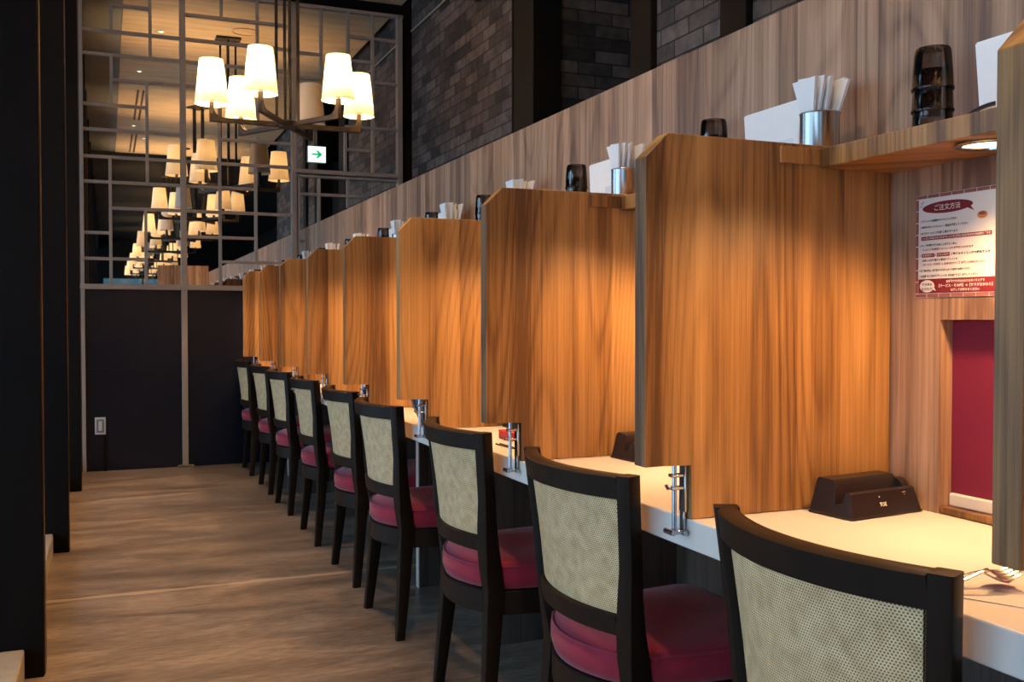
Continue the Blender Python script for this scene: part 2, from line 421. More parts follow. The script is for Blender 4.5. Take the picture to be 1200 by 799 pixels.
# brick wall on the far side of the kitchen aisle, split by dark columns
BX = 2.21
bm = NB()
for (y0, y1) in ((5.26, 7.36), (3.18, 3.69), (0.9, 3.01)):
    box(bm, BX, BX + 0.12, y0, y1, 0, 4.2)
struct('wall_right.001', bm, M['brick_y'], 'dark brick wall beyond the walnut partition')
bm = NB(); box(bm, BX + 0.14, 4.3, 4.985, 5.1, 1.975, 4.2)
struct('wall_right.002', bm, M['brick_x'], 'brick return wall seen through the gap between two dark posts')
bm = NB(); box(bm, BX + 0.14, 4.3, 5.0, 5.1, 0, 1.975)
struct('wall_right.003', bm, M['blackpaint'], 'dark wall strip below the brick return')
bm = NB()
for a in ((2.33, 2.36, 1.2, 1.93), (2.62, 2.65, 1.2, 1.93), (2.36, 2.62, 1.90, 1.93)):
    box(bm, a[0], a[1], 4.97, 4.999, a[2], a[3])
struct('trim_2', bm, M['bar'], 'brown frame below the brick return')
for i, (y0, y1) in enumerate(((4.95, 5.259), (3.692, 3.87), (3.012, 3.178))):
    bm = NB(); box(bm, BX - 0.03, BX + 0.139, y0, y1, 0, 4.2, 0.004)
    if i == 0: box(bm, BX - 0.034, BX - 0.031, 5.235, 5.25, 0, 4.2)
    c = struct('column', bm, M['blackpaint'], 'dark post between brick panels, %s from the mirror' % ('first', 'second', 'third')[i])
bm = NB(); tube(bm, [(BX - 0.02, 7.3, 3.28), (BX - 0.02, 5.3, 3.27)], 0.008)
tag(obj('conduit', bm, M['bar']), 'thin metal conduit along the top of the brick wall', 'conduit', kind='structure')

# black columns on the left with a low stone kerb between them
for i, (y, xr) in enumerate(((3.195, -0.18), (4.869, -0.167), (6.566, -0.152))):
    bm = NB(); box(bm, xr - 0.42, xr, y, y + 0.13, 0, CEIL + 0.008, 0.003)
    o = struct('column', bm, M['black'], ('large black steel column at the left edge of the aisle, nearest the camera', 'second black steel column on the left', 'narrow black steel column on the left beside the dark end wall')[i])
    bm = NB(); box(bm, xr + 0.0003, xr + 0.003, y + 0.020, y + 0.050, 0.002, CEIL - 0.005, 0.0006, 1); e = obj('edge_glint', bm, M['glint'], o); e['label'] = 'thin brass strip imitating light along the edge'  # strip added to imitate chandelier light grazing the column's side
for y in (1.50, -0.18, -1.86, -3.55, -5.24, -6.9):
    bm = NB(); box(bm, -0.60, -0.18, y, y + 0.13, 0, CEIL + 0.008, 0.003)
    struct('column', bm, M['black'], 'black steel column behind the camera, seen in the mirror')
ks = [(1.64, 3.19), (3.33, 4.864), (5.004, 6.56), (6.70, 7.42)]
for i, (a, b_) in enumerate(ks):
    bm = NB(); box(bm, -1.3, -0.232, a, b_, 0, 0.092, 0.006)
    tag(obj('kerb', bm, M['stone']), ('pale stone kerb block in front of the nearest black column', 'pale stone kerb block behind the nearest black column', 'pale stone kerb block behind the second black column', 'pale stone kerb block behind the last black column')[i], 'kerb', kind='structure')

# ------------------------------------------------------------------ mirror screen with glazing bars, and dark panels under it
root = empty('mirror_screen', (0, YB, 0)); tag(root, 'tall mirror with an irregular metal grid above dark panels at the aisle end', 'mirror')
inv = (0, -YB, 0)
def part(name, bm, mat, parent, off=inv, **k):
    bmesh.ops.translate(bm, vec=off, verts=bm.verts[:]); return obj(name, bm, mat, parent, **k)
bm = NB(); box(bm, -0.15, 2.14, YB, YB + 0.012, 1.30, 3.405); part('mirror_glass', bm, M['mirror'], root)
for (x0, x1, n) in ((-0.17, 0.497, 0), (0.535, 2.14, 1)):
    bm = NB(); box(bm, x0, x1, YB, YB + 0.03, 0.0, 1.272, 0.002); part('lower_panel', bm, M['navy'], root)
bm = NB(); box(bm, -0.17, 0.27, YB - 0.006, YB - 0.0005, 0.690, 0.714, 0.001); part('panel_strip', bm, M['navy'], root)
D0 = YB - 0.020
def vbar(x, z0, z1, w=0.021, name='glazing_bar', d=0.020):
    bm = NB(); box(bm, x - w/2, x + w/2, YB - d, YB - 0.0006, z0, z1, 0.0015, 1); return part(name, bm, M['bar'], root)
def hbar(x0, x1, z, w=0.021, name='glazing_bar', d=0.018):
    bm = NB(); box(bm, x0, x1, YB - d, YB - 0.0009, z - w/2, z + w/2, 0.0015, 1); return part(name, bm, M['bar'], root)
vbar(0.516, 0.02, 3.405, 0.040, 'post', 0.03)
vbar(1.300, 1.29, 3.405, 0.036, 'post', 0.03)
vbar(-0.150, 0.0, 3.405, 0.024, 'post', 0.03)
vbar(2.115, 1.29, 3.405, 0.040, 'post', 0.03)
hbar(-0.165, 2.14, 1.288, 0.036, 'sill_rail', 0.034)
hbar(-0.15, 2.14, 3.40, 0.022, 'top_rail', 0.03)
hbar(1.30, 2.115, 2.168, 0.030, 'sub_frame_rail', 0.034)
hbar(1.32, 2.095, 2.132, 0.018, 'sub_frame_rail', 0.028)
vbar(1.335, 1.30, 2.14, 0.016, 'sub_frame_rail', 0.028)
bm = NB(); box(bm, 0.46, 0.575, YB - 0.05, YB - 0.001, 0.0, 0.02, 0.003); part('post_foot', bm, M['steel'], root)
for (x, z0, z1) in ((0.045, 3.06, 3.245), (0.045, 2.55, 2.90), (0.300, 2.90, 3.40), (0.275, 2.015, 2.727), (0.032, 1.30, 2.19), (0.262, 1.30, 1.837),
                    (0.768, 1.30, 2.74), (0.785, 3.245, 3.40), (1.040, 2.365, 3.40), (1.022, 1.48, 2.19), (1.508, 2.86, 3.40), (1.713, 3.03, 3.40),
                    (1.904, 2.18, 3.40), (1.690, 2.18, 2.526), (1.487, 1.645, 2.13), (1.708, 1.91, 2.13)):
    vbar(x, z0, z1)
for (x0, x1, z) in ((-0.15, 1.30, 3.060), (-0.15, 1.30, 2.898), (0.045, 0.300, 3.245), (0.516, 1.30, 3.235), (0.045, 0.785, 2.727), (-0.15, 0.275, 2.550),
                    (-0.15, 0.516, 2.376), (-0.15, 1.30, 2.190), (-0.15, 1.022, 2.016), (0.032, 1.30, 1.837), (-0.15, 0.032, 1.662), (-0.15, 0.262, 1.483),
                    (0.516, 1.022, 1.654), (0.768, 1.30, 1.478), (0.768, 1.30, 2.364), (1.69, 2.115, 2.526), (1.69, 1.904, 2.354), (1.904, 2.115, 2.876),
                    (1.30, 1.508, 3.048), (1.713, 2.115, 3.210), (1.713, 1.904, 3.028), (1.30, 1.508, 2.866), (1.335, 1.87, 1.999), (1.335, 1.487, 1.646)):
    hbar(x0, x1, z)

t = empty('outlet_plate', (-0.047, YB, 0.317)); tag(t, 'small pale wall switch plate on the dark lower panel at left', 'switch plate')
bm = NB(); box(bm, -0.035, 0.035, -0.010, -0.0005, -0.06, 0.06, 0.003); obj('cover_plate', bm, M['offwhite'], t)
bm = NB(); box(bm, -0.024, 0.024, -0.013, -0.0105, -0.046, 0.046, 0.001); obj('inner_frame', bm, M['grey'], t)
bm = NB(); box(bm, -0.012, 0.012, -0.017, -0.0135, -0.034, 0.034, 0.002); obj('rocker', bm, M['offwhite'], t)
bm = NB(); box(bm, -0.027, -0.007, YB - 0.012, YB - 0.0005, 0.0, 0.245, 0.002)
tag(obj('cable_duct', bm, M['blackpaint']), 'thin black cable duct below the switch plate', 'cable duct')

# ------------------------------------------------------------------ counter
root = empty('counter', (XC, 0, 0)); tag(root, 'long white counter running through all the booths', 'counter')
bm = NB(); box(bm, 0, XW - XC - 0.001, -0.05, YB - 0.04, ZC - 0.053, ZC, 0.003); obj('countertop', bm, M['counter'], root)
for k in range(-1, 9):
    y = PY(k) + 0.0 if k >= 0 else -0.04
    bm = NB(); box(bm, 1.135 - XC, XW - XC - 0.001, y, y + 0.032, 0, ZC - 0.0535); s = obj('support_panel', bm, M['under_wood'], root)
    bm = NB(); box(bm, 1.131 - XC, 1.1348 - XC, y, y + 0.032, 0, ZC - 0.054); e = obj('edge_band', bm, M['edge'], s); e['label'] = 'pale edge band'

# ------------------------------------------------------------------ booth dividers
ORD = ['nearest', 'second', 'third', 'fourth', 'fifth', 'sixth', 'seventh', 'eighth', 'ninth', 'tenth']
XF = 0.841
outline = [(XF, 0.812), (XF, 1.338), (0.884, 1.381), (XW - 0.001, 1.381), (XW - 0.001, ZC + 0.001), (XC + 0.001, ZC + 0.001), (XC + 0.001, 0.812)]
def make_divider():
    root = empty('booth_divider', (0, 0, 0))
    bm = NB(); prism(bm, outline, 1, 0, TH, 0.0012, 1); obj('panel', bm, M['wood'], root)
    bm = NB(); box(bm, 1.116, 1.206, -0.004, -0.0004, 1.3445, 1.3745, 0.0008, 1); obj('cleat', bm, M['wood'], root)
    yc = TH/2
    latch = bm = NB(); box(bm, 0.926, 0.9335, yc - 0.009, yc + 0.009, ZC + 0.012, 0.810, 0.001, 1)
    latch = obj('latch', bm, M['chrome'], root, smooth=True, autosmooth=40)
    bm = NB(); tube(bm, [(0.911, yc, 0.692), (0.911, yc, 0.811)], 0.0042, 12); obj('bolt_rod', bm, M['chrome'], latch, smooth=True, autosmooth=40)
    for z in (0.792, 0.770):
        bm = NB(); box(bm, 0.902, 0.9258, yc - 0.007, yc + 0.007, z - 0.003, z + 0.003, 0.0012, 1)
        if z < 0.78: tube(bm, [(0.911, yc, z), (0.897, yc, z), (0.894, yc, z + 0.006)], 0.003, 8)
        obj('bolt_guide', bm, M['chrome'], latch, smooth=True, autosmooth=40)
    bm = NB(); box(bm, 0.903, 0.930, yc - 0.010, yc + 0.010, 0.690, 0.697, 0.001, 1)
    tube(bm, [(0.902, yc - 0.014, 0.694), (0.902, yc + 0.014, 0.694)], 0.005, 10)
    tube(bm, [(0.926, yc - 0.014, 0.692), (0.926, yc + 0.014, 0.692)], 0.005, 10)
    box(bm, 0.9255, 0.9305, yc - 0.006, yc + 0.006, 0.697, 0.733, 0.0006, 1)
    obj('bolt_foot', bm, M['chrome'], latch, smooth=True, autosmooth=40)
    return root
proto = make_divider()
for k in range(0, 9):
    o = proto if k == 0 else copy_tree(proto)
    o.location = (0, PY(k) + (0.012 if k == 0 else 0), 0)
    tag(o, ['walnut booth divider cut off by the right edge of the picture',
            'large walnut booth divider in the foreground, with the steel dock at its foot' .replace('steel', 'black'),
            'second whole walnut booth divider counted from the right',
            'third whole walnut booth divider counted from the right', 'fourth whole walnut booth divider counted from the right',
            'fifth whole walnut booth divider counted from the right', 'sixth whole walnut booth divider counted from the right',
            'seventh whole walnut booth divider counted from the right', 'farthest walnut booth divider, beside the dark end wall'][k], 'booth divider', 'walnut dividers between the booths')

# shelves with a recessed lamp under each
def make_shelf():
    L = PITCH - TH - 0.002
    root = empty('booth_shelf', (0, 0, 0))
    bm = NB(); box(bm, 1.207, XW - 0.001, 0.001, L, 1.340, ZS, 0.0012, 1); obj('board', bm, M['wood'], root)
    yc = 0.405
    lamp = NB(); lathe(lamp, [(0.036, 0.0), (0.047, -0.001), (0.048, -0.004), (0.046, -0.006), (0.037, -0.006), (0.036, 0.0)], (1.272, yc, 1.3396), 32)
    lamp = obj('downlight', lamp, M['chrome'], root, smooth=True, autosmooth=50)
    bm = NB(); lathe(bm, [(0.0005, -0.003), (0.0355, -0.003)], (1.272, yc, 1.3396), 32); obj('lamp_lens', bm, M['lens'], lamp)
    ld = bpy.data.lights.new('booth_downlight', 'SPOT'); ld.energy = BOOTH_W; ld.color = (1.0, 0.57, 0.25); ld.spot_size = R(146); ld.spot_blend = 0.65; ld.shadow_soft_size = 0.034
    lo = bpy.data.objects.new('downlight_beam', ld); link(lo); lo.parent = root; lo.location = (1.268, yc, 1.331); lo.rotation_euler = (0, R(16), 0)
    return root
BOOTH_W = 27.0
proto = make_shelf()
for i in range(1, 10):          # booth i
    o = proto if i == 1 else copy_tree(proto)
    o.location = (0, PY(i-1) + TH, 0)
    if i == 9:
        o.scale = (1, (YB - 0.04 - PY(8) - TH) / (PITCH - TH - 0.002), 1)
    tag(o, 'narrow walnut shelf with a round lamp above the %s booth from the right' % (ORD[i-1] if i > 1 else 'first'), 'shelf', 'shelves over the booths')

# ------------------------------------------------------------------ chairs
SAG = 0.058
def arc(y, half=0.214, s=SAG):    # backward bulge between the posts
    t = max(-1, min(1, y / half)); return -s * (1 - t*t)
def post_x(z):                    # centre line of a rear post
    pts = [(0.0, 0.018), (0.20, 0.036), (0.36, 0.048), (0.46, 0.046), (0.60, 0.031), (0.775, 0.006)]
    for (a, b_), (c, d) in zip(pts[:-1], pts[1:]):
        if z <= c:
            t = (z - a)/(c - a); return b_ + (d - b_)*t
    return pts[-1][1]
def post_y(z):                    # outer half width of the back at height z
    pts = [(0.0, 0.200), (0.20, 0.190), (0.36, 0.184), (0.46, 0.186), (0.60, 0.199), (0.78, 0.216)]
    for (a, b_), (c, d) in zip(pts[:-1], pts[1:]):
        if z <= c: return b_ + (d - b_)*(z - a)/(c - a)
    return pts[-1][1]
def make_chair():
    """faces +X; origin on the floor below the rear posts"""
    root = empty('dining_chair', (0, 0, 0))
    for s in (-1, 1):
        bm = NB(); rings = []
        zs = [0.0, 0.06, 0.12, 0.20, 0.28, 0.36, 0.42, 0.48, 0.54, 0.60, 0.66, 0.72, 0.7775]
        for z in zs:
            w = 0.026 + 0.018*min(1, z/0.36) - 0.013*min(1, max(0, (z - 0.42)/0.16))
            d = 0.030 + 0.018*min(1, z/0.36) - 0.011*min(1, max(0, (z - 0.42)/0.2))
            cy = s*post_y(z)
            yc_ = cy - s*w/2 + s*0.012; k_ = min(1, max(0, (z - 0.36)/0.15)); tw = -s*R(25)*k_; xo = arc(yc_)*k_
            ring = []
            for px, py in rrect(0, 0, d, w, 0.004, 2):
                ring.append((post_x(z) + xo + px*math.cos(tw) - py*math.sin(tw), yc_ + px*math.sin(tw) + py*math.cos(tw), z))
            rings.append(ring)
        loft(bm, rings); obj('rear_leg', bm, M['chairwood'], root, smooth=True, autosmooth=35)
    for s in (-1, 1):
        bm = NB(); rings = []
        for z in (0.0, 0.15, 0.30, 0.358):
            w = 0.026 + 0.018*min(1, z/0.3)
            rings.append([(px, py, z) for px, py in rrect(0.405, s*0.205, w, w, 0.004, 2)])
        loft(bm, rings); obj('front_leg', bm, M['chairwood'], root, smooth=True, autosmooth=35)
    def rail(name, z0, z1, dx, th, half=0.172):
        bm = NB(); rings = []
        n = 18
        for i in range(n + 1):
            y = -half + 2*half*i/n
            xa0 = post_x(z0) + dx + arc(y); xa1 = post_x(z1) + dx + arc(y)
            rings.append([(xa0 - th/2, y, z0), (xa0 + th/2, y, z0), (xa1 + th/2 - 0.002, y, z1 - 0.002), (xa1 + th/2 - 0.006, y, z1), (xa1 - th/2 + 0.006, y, z1), (xa1 - th/2, y, z1 - 0.004)])
        loft(bm, rings); return obj(name, bm, M['chairwood'], root, smooth=True, autosmooth=40)
    rail('top_rail', 0.733, 0.7775, 0.0, 0.0370, 0.2045); rail('lower_rail', 0.468, 0.508, 0.0, 0.030, 0.168)
    # cane panel between the rails
    bm = NB(); uvl = bm.loops.layers.uv.new('UVMap')
    ny, nz = 20, 6
    def hwz(j): return 0.168 + 0.022*j/nz
    for side, off in ((0, -0.004), (1, 0.004)):
        V = [[bm.verts.new((post_x(0.505 + 0.232*j/nz) + off + arc(-hwz(j) + 2*hwz(j)*i/ny), -hwz(j) + 2*hwz(j)*i/ny, 0.505 + 0.232*j/nz)) for i in range(ny + 1)] for j in range(nz + 1)]
        for j in range(nz):
            for i in range(ny):
                f = bm.faces.new((V[j][i], V[j][i+1], V[j+1][i+1], V[j+1][i]))
                for lp, (a, b_) in zip(f.loops, ((i, j), (i+1, j), (i+1, j+1), (i, j+1))):
                    lp[uvl].uv = (0.35*a/ny, 0.232*b_/nz)
    obj('cane_panel', bm, M['cane'], root, smooth=True)
    # seat outline (rear edge bows backwards between the posts)
    def outl(e=0.0):
        pts = []
        for i in range(13):                # rear edge, right to left
            y = 0.168 - 0.336*i/12
            pts.append((0.043 + arc(y, 0.175, 0.062) - e, y*(1 + e/0.17)))
        pts += [(0.075, -0.192 - e), (0.16, -0.205 - e), (0.30, -0.218 - e), (0.39, -0.226 - e), (0.418 + e*0.7, -0.218 - e*0.7), (0.43 + e, -0.19), (0.43 + e, -0.09), (0.43 + e, 0.09), (0.43 + e, 0.19),
                (0.418 + e*0.7, 0.218 + e*0.7), (0.39, 0.226 + e), (0.30, 0.218 + e), (0.16, 0.205 + e), (0.075, 0.192 + e)]
        return pts
    bm = NB(); loft(bm, [[(x, y, z) for x, y in outl(e)] for z, e in ((0.300, -0.002), (0.302, 0.0), (0.358, 0.0), (0.362, -0.004))])
    obj('seat_frame', bm, M['chairwood'], root, smooth=True, autosmooth=40)
    cush = [(0.3625, -0.012), (0.366, -0.004), (0.385, 0.002), (0.410, 0.002), (0.424, -0.004), (0.432, -0.014), (0.438, -0.035), (0.443, -0.08), (0.446, -0.14)]
    bm = NB(); rings = []
    for z, e in cush:
        o_ = outl(min(e, 0.002))
        if e < -0.01:
            cx, cy = 0.22, 0.0; k = 1 + e/0.22
            o_ = [(cx + (x - cx)*k, cy + (y - cy)*k) for x, y in outl(-0.004)]
        rings.append([(x, y, z) for x, y in o_])
    loft(bm, rings); seat = obj('seat_cushion', bm, M['velvet'], root, smooth=True, autosmooth=60)
    bm = NB(); tube(bm, [(x, y, 0.4235) for x, y in outl(-0.001)] + [(*outl(-0.001)[0], 0.4235)], 0.0022, 6, cap=False)
    obj('piping', bm, M['velvet'], seat, smooth=True)
    return root
chairs = [(0.872, 1.042), (0.872, 1.778), (0.872, 2.512), (0.868, 3.312), (0.889, 3.995), (0.890, 4.755), (0.890, 5.525), (0.890, 6.205), (0.884, 6.975)]
proto = make_chair()
for i, (x, y) in enumerate(chairs):
    o = proto if i == 0 else copy_tree(proto)
    o.location = (x, y, 0); o.rotation_euler = (0, 0, R((0, 0.8, -0.5, 1.0, 0, -1, 0.6, 0, -0.5)[i]))
    lab = ['dark wooden cane-back chair in the foreground, cropped by the bottom edge', 'dark cane-back chair with red seat, second from the camera', 'dark cane-back chair with red seat, third from the camera',
           'dark cane-back chair with red seat, fourth from the camera', 'dark cane-back chair with red seat, fifth from the camera, middle of the row', 'dark cane-back chair with red seat, fourth from the far end',
           'dark cane-back chair with red seat, third from the far end', 'dark cane-back chair with red seat, second from the far end', 'dark cane-back chair with red seat against the dark end wall, last of the row'][i]
    tag(o, lab, 'chair', 'chairs along the counter')

# ------------------------------------------------------------------ serving hatch blinds
for i in HATCH:
    a, b_ = hatch_span(i)
    t = empty('hatch_blind', (XW + 0.028, (a + b_)/2, HZ0))
    tag(t, ('crimson blind with a pale bottom bar closing the hatch below the printed notice', 'crimson blind closing the hatch of the second booth')[i-1], 'blind', 'hatch blinds')
    h = (b_ - a)/2 - 0.0015
    bm = NB(); box(bm, 0.0, 0.012, -h, h, 0.036, HZ1 - HZ0 - 0.001); obj('blind_cloth', bm, M['red'], t)
    bm = NB(); box(bm, -0.006, 0.014, -h, h, 0.012, 0.0355, 0.003); o = obj('bottom_bar', bm, M['cream'], t); o['label'] = 'pale bottom bar'
    bm = NB(); box(bm, -0.027, 0.03, -h, h, 0.0003, 0.0115, 0.001); obj('sill_board', bm, M['wood'], t)

# ------------------------------------------------------------------ printed notice on the back wall
PW, PH = 0.190, 0.186
py0, pz0 = 1.378, 1.103                # left-bottom corner as seen from the seat; right is -Y
post = empty('notice_poster', (XW, py0, pz0)); tag(post, 'printed ordering notice with a maroon border on the booth back wall', 'poster')
def P3(u, v, d): return (-d, -u, v)
def flat(bm, pts, d0, d1):
    v0 = [bm.verts.new(P3(u, v, d0)) for u, v in pts]; v1 = [bm.verts.new(P3(u, v, d1)) for u, v in pts]
    bm.faces.new(v1); bm.faces.new(v0[::-1]); n = len(pts)
    for i in range(n): bm.faces.new((v0[i], v0[(i+1) % n], v1[(i+1) % n], v1[i]))
    return bm
def rect(u0, v0, u1, v1): return [(u0, v0), (u1, v0), (u1, v1), (u0, v1)]
def rr2(u0, v0, u1, v1, r): return rrect((u0+u1)/2, (v0+v1)/2, u1-u0, v1-v0, r, 5)
def ell(cu, cv, ru, rv, n=40): return [(cu + ru*math.cos(2*PI*i/n), cv + rv*math.sin(2*PI*i/n)) for i in range(n)]
def text_mesh(s, size, align='LEFT', bold=0.0, sx=1.0):
    cu = bpy.data.curves.new('txt', 'FONT'); cu.body = s; cu.size = size; cu.align_x = align; cu.offset = bold; cu.resolution_u = 2
    o = bpy.data.objects.new('txt', cu); COL.objects.link(o)
    bpy.context.view_layer.update()
    dg = bpy.context.evaluated_depsgraph_get()
    me = bpy.data.meshes.new_from_object(o.evaluated_get(dg))
    bpy.data.objects.remove(o); bpy.data.curves.remove(cu)
    bm = NB(); bm.from_mesh(me); bpy.data.meshes.remove(me)
    if len(bm.verts): bmesh.ops.scale(bm, vec=(sx, 1, 1), verts=bm.verts[:])
    return bm
def ptext(s, u, v, size, mat, align='LEFT', width=None, d=0.0021, name='printed_line', bold=0.00014):
    bm = text_mesh(s, size, align, bold)
    if len(bm.verts) == 0: bm.free(); return None
    if width:
        xs = [q.co.x for q in bm.verts]; w = max(xs) - min(xs)
        bmesh.ops.scale(bm, vec=(width/w, 1, 1), verts=bm.verts[:])
    for q in bm.verts: q.co = Vector(P3(u + q.co.x, v + q.co.y, d))
    me = bpy.data.meshes.new(name); bm.to_mesh(me); bm.free(); me.materials.append(mat)
    o = bpy.data.objects.new(name, me); o.parent = post; link(o); return o
bm = NB(); flat(bm, rect(0, 0, PW, PH), 0.0003, 0.0010); obj('backing_sheet', bm, M['poster'], post)
bm = NB(); T = 0.0072
nx, nv = 7, 8
for i in range(nx):
    for vv in (0.0005, PH - T + 0.0007):
        u0 = i*PW/nx + 0.0006; flat(bm, rect(u0, vv, u0 + PW/nx - 0.0014, vv + T - 0.0012), 0.0011, 0.0014)
for j in range(nv):
    for uu_ in (0.0005, PW - T + 0.0007):
        h = (PH - 2*T)/nv; v0 = T + j*h + 0.0006; flat(bm, rect(uu_, v0, uu_ + T - 0.0012, v0 + h - 0.0014), 0.0011, 0.0014)
obj('brick_border', bm, M['tilered'], post)
bm = NB(); flat(bm, rr2(T, T, PW - T, PH - T, 0.006), 0.0011, 0.0016); obj('inner_sheet', bm, M['poster'], post)
bm = NB(); flat(bm, ell(0.072, 0.1605, 0.056, 0.0108), 0.0017, 0.0019); flat(bm, [(0.112, 0.156), (0.122, 0.158), (0.131, 0.148)], 0.0017, 0.00195); o = obj('title_bubble', bm, M['brickred'], post)
for a, (u, v) in ((20, (0.0125, 0.166)), (50, (0.0145, 0.171)), (85, (0.0185, 0.1735))):
    pass
bm = NB()
for (u0, v0, u1, v1) in ((0.011, 0.1665, 0.015, 0.1650), (0.0125, 0.1725, 0.0160, 0.1695), (0.0175, 0.1745, 0.0185, 0.1715)):
    dx, dv = u1 - u0, v1 - v0; l = math.hypot(dx, dv); nx_, nv_ = -dv/l*0.0006, dx/l*0.0006
    flat(bm, [(u0 - nx_, v0 - nv_), (u1 - nx_, v1 - nv_), (u1 + nx_, v1 + nv_), (u0 + nx_, v0 + nv_)], 0.0017, 0.0019)
obj('accent_strokes', bm, M['ink'], post)
ptext('ご注文方法', 0.072, 0.1562, 0.0118, M['poster'], 'CENTER', 0.058, name='title_lettering', bold=0.0001)
bm = NB(); flat(bm, ell(0.148, 0.139, 0.0105, 0.0062), 0.0017, 0.0019); obj('soup_bowl_picture', bm, M['orange'], post)
bm = NB(); flat(bm, ell(0.148, 0.1415, 0.0080, 0.0030), 0.00195, 0.0021); obj('soup_picture', bm, M['tilered'], post)
L0 = 0.0105
lines = [(0.1365, '1 タブレットの画面をタッチしてください', M['ink'], 0.083, 0), (0.1255, '2 お好みのセットメニュー・単品を選択してください', M['ink'], 0.108, 0),
         (0.1145, '3 全てのトッピングは麺と替え選べます', M['ink'], 0.086, 0),
         (0.0925, '4 スープを最後までお召し上がり頂く為に、', M['ink'], 0.086, 0), (0.0850, '　 トッピングは別皿でメニューよりお選びいただけます', M['inkred'], 0.112, 0),
         (0.0655, '　 お召し上がり直後に専用タブレットの', M['ink'], 0.080, 0), (0.0580, '　 【サービス・その他】→【お好きなサイズ】を押してお知らせください', M['inkred'], 0.138, 0),
         (0.0470, '6 お食事の際は、お箸を使ってカウンターでお席へお戻りください', M['ink'], 0.114, 0), (0.0370, '7 お会計のときはタブレットの【お会計する】を押してください', M['ink'], 0.132, 0)]
for v, s, mt, w, k in lines: ptext(s, L0, v, 0.0046, mt, 'LEFT', w, name='instruction_line')
bm = NB(); flat(bm, rect(0.0135, 0.1035, 0.168, 0.1105), 0.0017, 0.0019); obj('red_band', bm, M['inkred'], post)
ptext('トッピングは後からでもタブレットでご注文いただけますのでお気軽にどうぞ', 0.016, 0.1053, 0.0045, M['poster'], 'LEFT', 0.148, name='band_lettering')
ptext('5', L0, 0.0745, 0.0046, M['ink'], 'LEFT', None, name='instruction_line')
bm = NB(); flat(bm, rect(0.0150, 0.0728, 0.0445, 0.0795), 0.0017, 0.0019); flat(bm, rect(0.0500, 0.0728, 0.0790, 0.0795), 0.0017, 0.0019); obj('red_band', bm, M['inkred'], post)
ptext('サラダバー', 0.0170, 0.0744, 0.0046, M['poster'], 'LEFT', 0.0255, name='band_lettering'); ptext('ドリンクバー', 0.0515, 0.0744, 0.0046, M['poster'], 'LEFT', 0.026, name='band_lettering')
ptext('と', 0.0452, 0.0744, 0.0042, M['ink'], name='instruction_line'); ptext('ご最適なタイミングで提供する為、', 0.0805, 0.0744, 0.0046, M['ink'], 'LEFT', 0.086, name='instruction_line')
bm = NB(); flat(bm, rect(T + 0.0006, T + 0.0006, PW - T - 0.0006, 0.0335), 0.0017, 0.0019); obj('footer_band', bm, M['brickred'], post)
bm = NB(); flat(bm, ell(0.0285, 0.0205, 0.0170, 0.0110), 0.0020, 0.0022); flat(bm, [(0.040, 0.016), (0.0435, 0.0205), (0.0485, 0.0115)], 0.0020, 0.0022); obj('footer_bubble', bm, M['poster'], post)
ptext('サラダの', 0.0285, 0.0212, 0.0064, M['ink'], 'CENTER', 0.0240, d=0.0024, name='bubble_lettering'); ptext('おかわり', 0.0285, 0.0130, 0.0064, M['ink'], 'CENTER', 0.0250, d=0.0024, name='bubble_lettering')
ptext('お手数ですがおかわりのタイミングで', 0.113, 0.0262, 0.0050, M['poster'], 'CENTER', 0.082, name='footer_lettering')
ptext('【サービス・その他】→【サラダおかわり】', 0.113, 0.0183, 0.0060, M['poster'], 'CENTER', 0.115, name='footer_lettering')
ptext('を押してお知らせください', 0.113, 0.0110, 0.0050, M['poster'], 'CENTER', 0.062, name='footer_lettering')

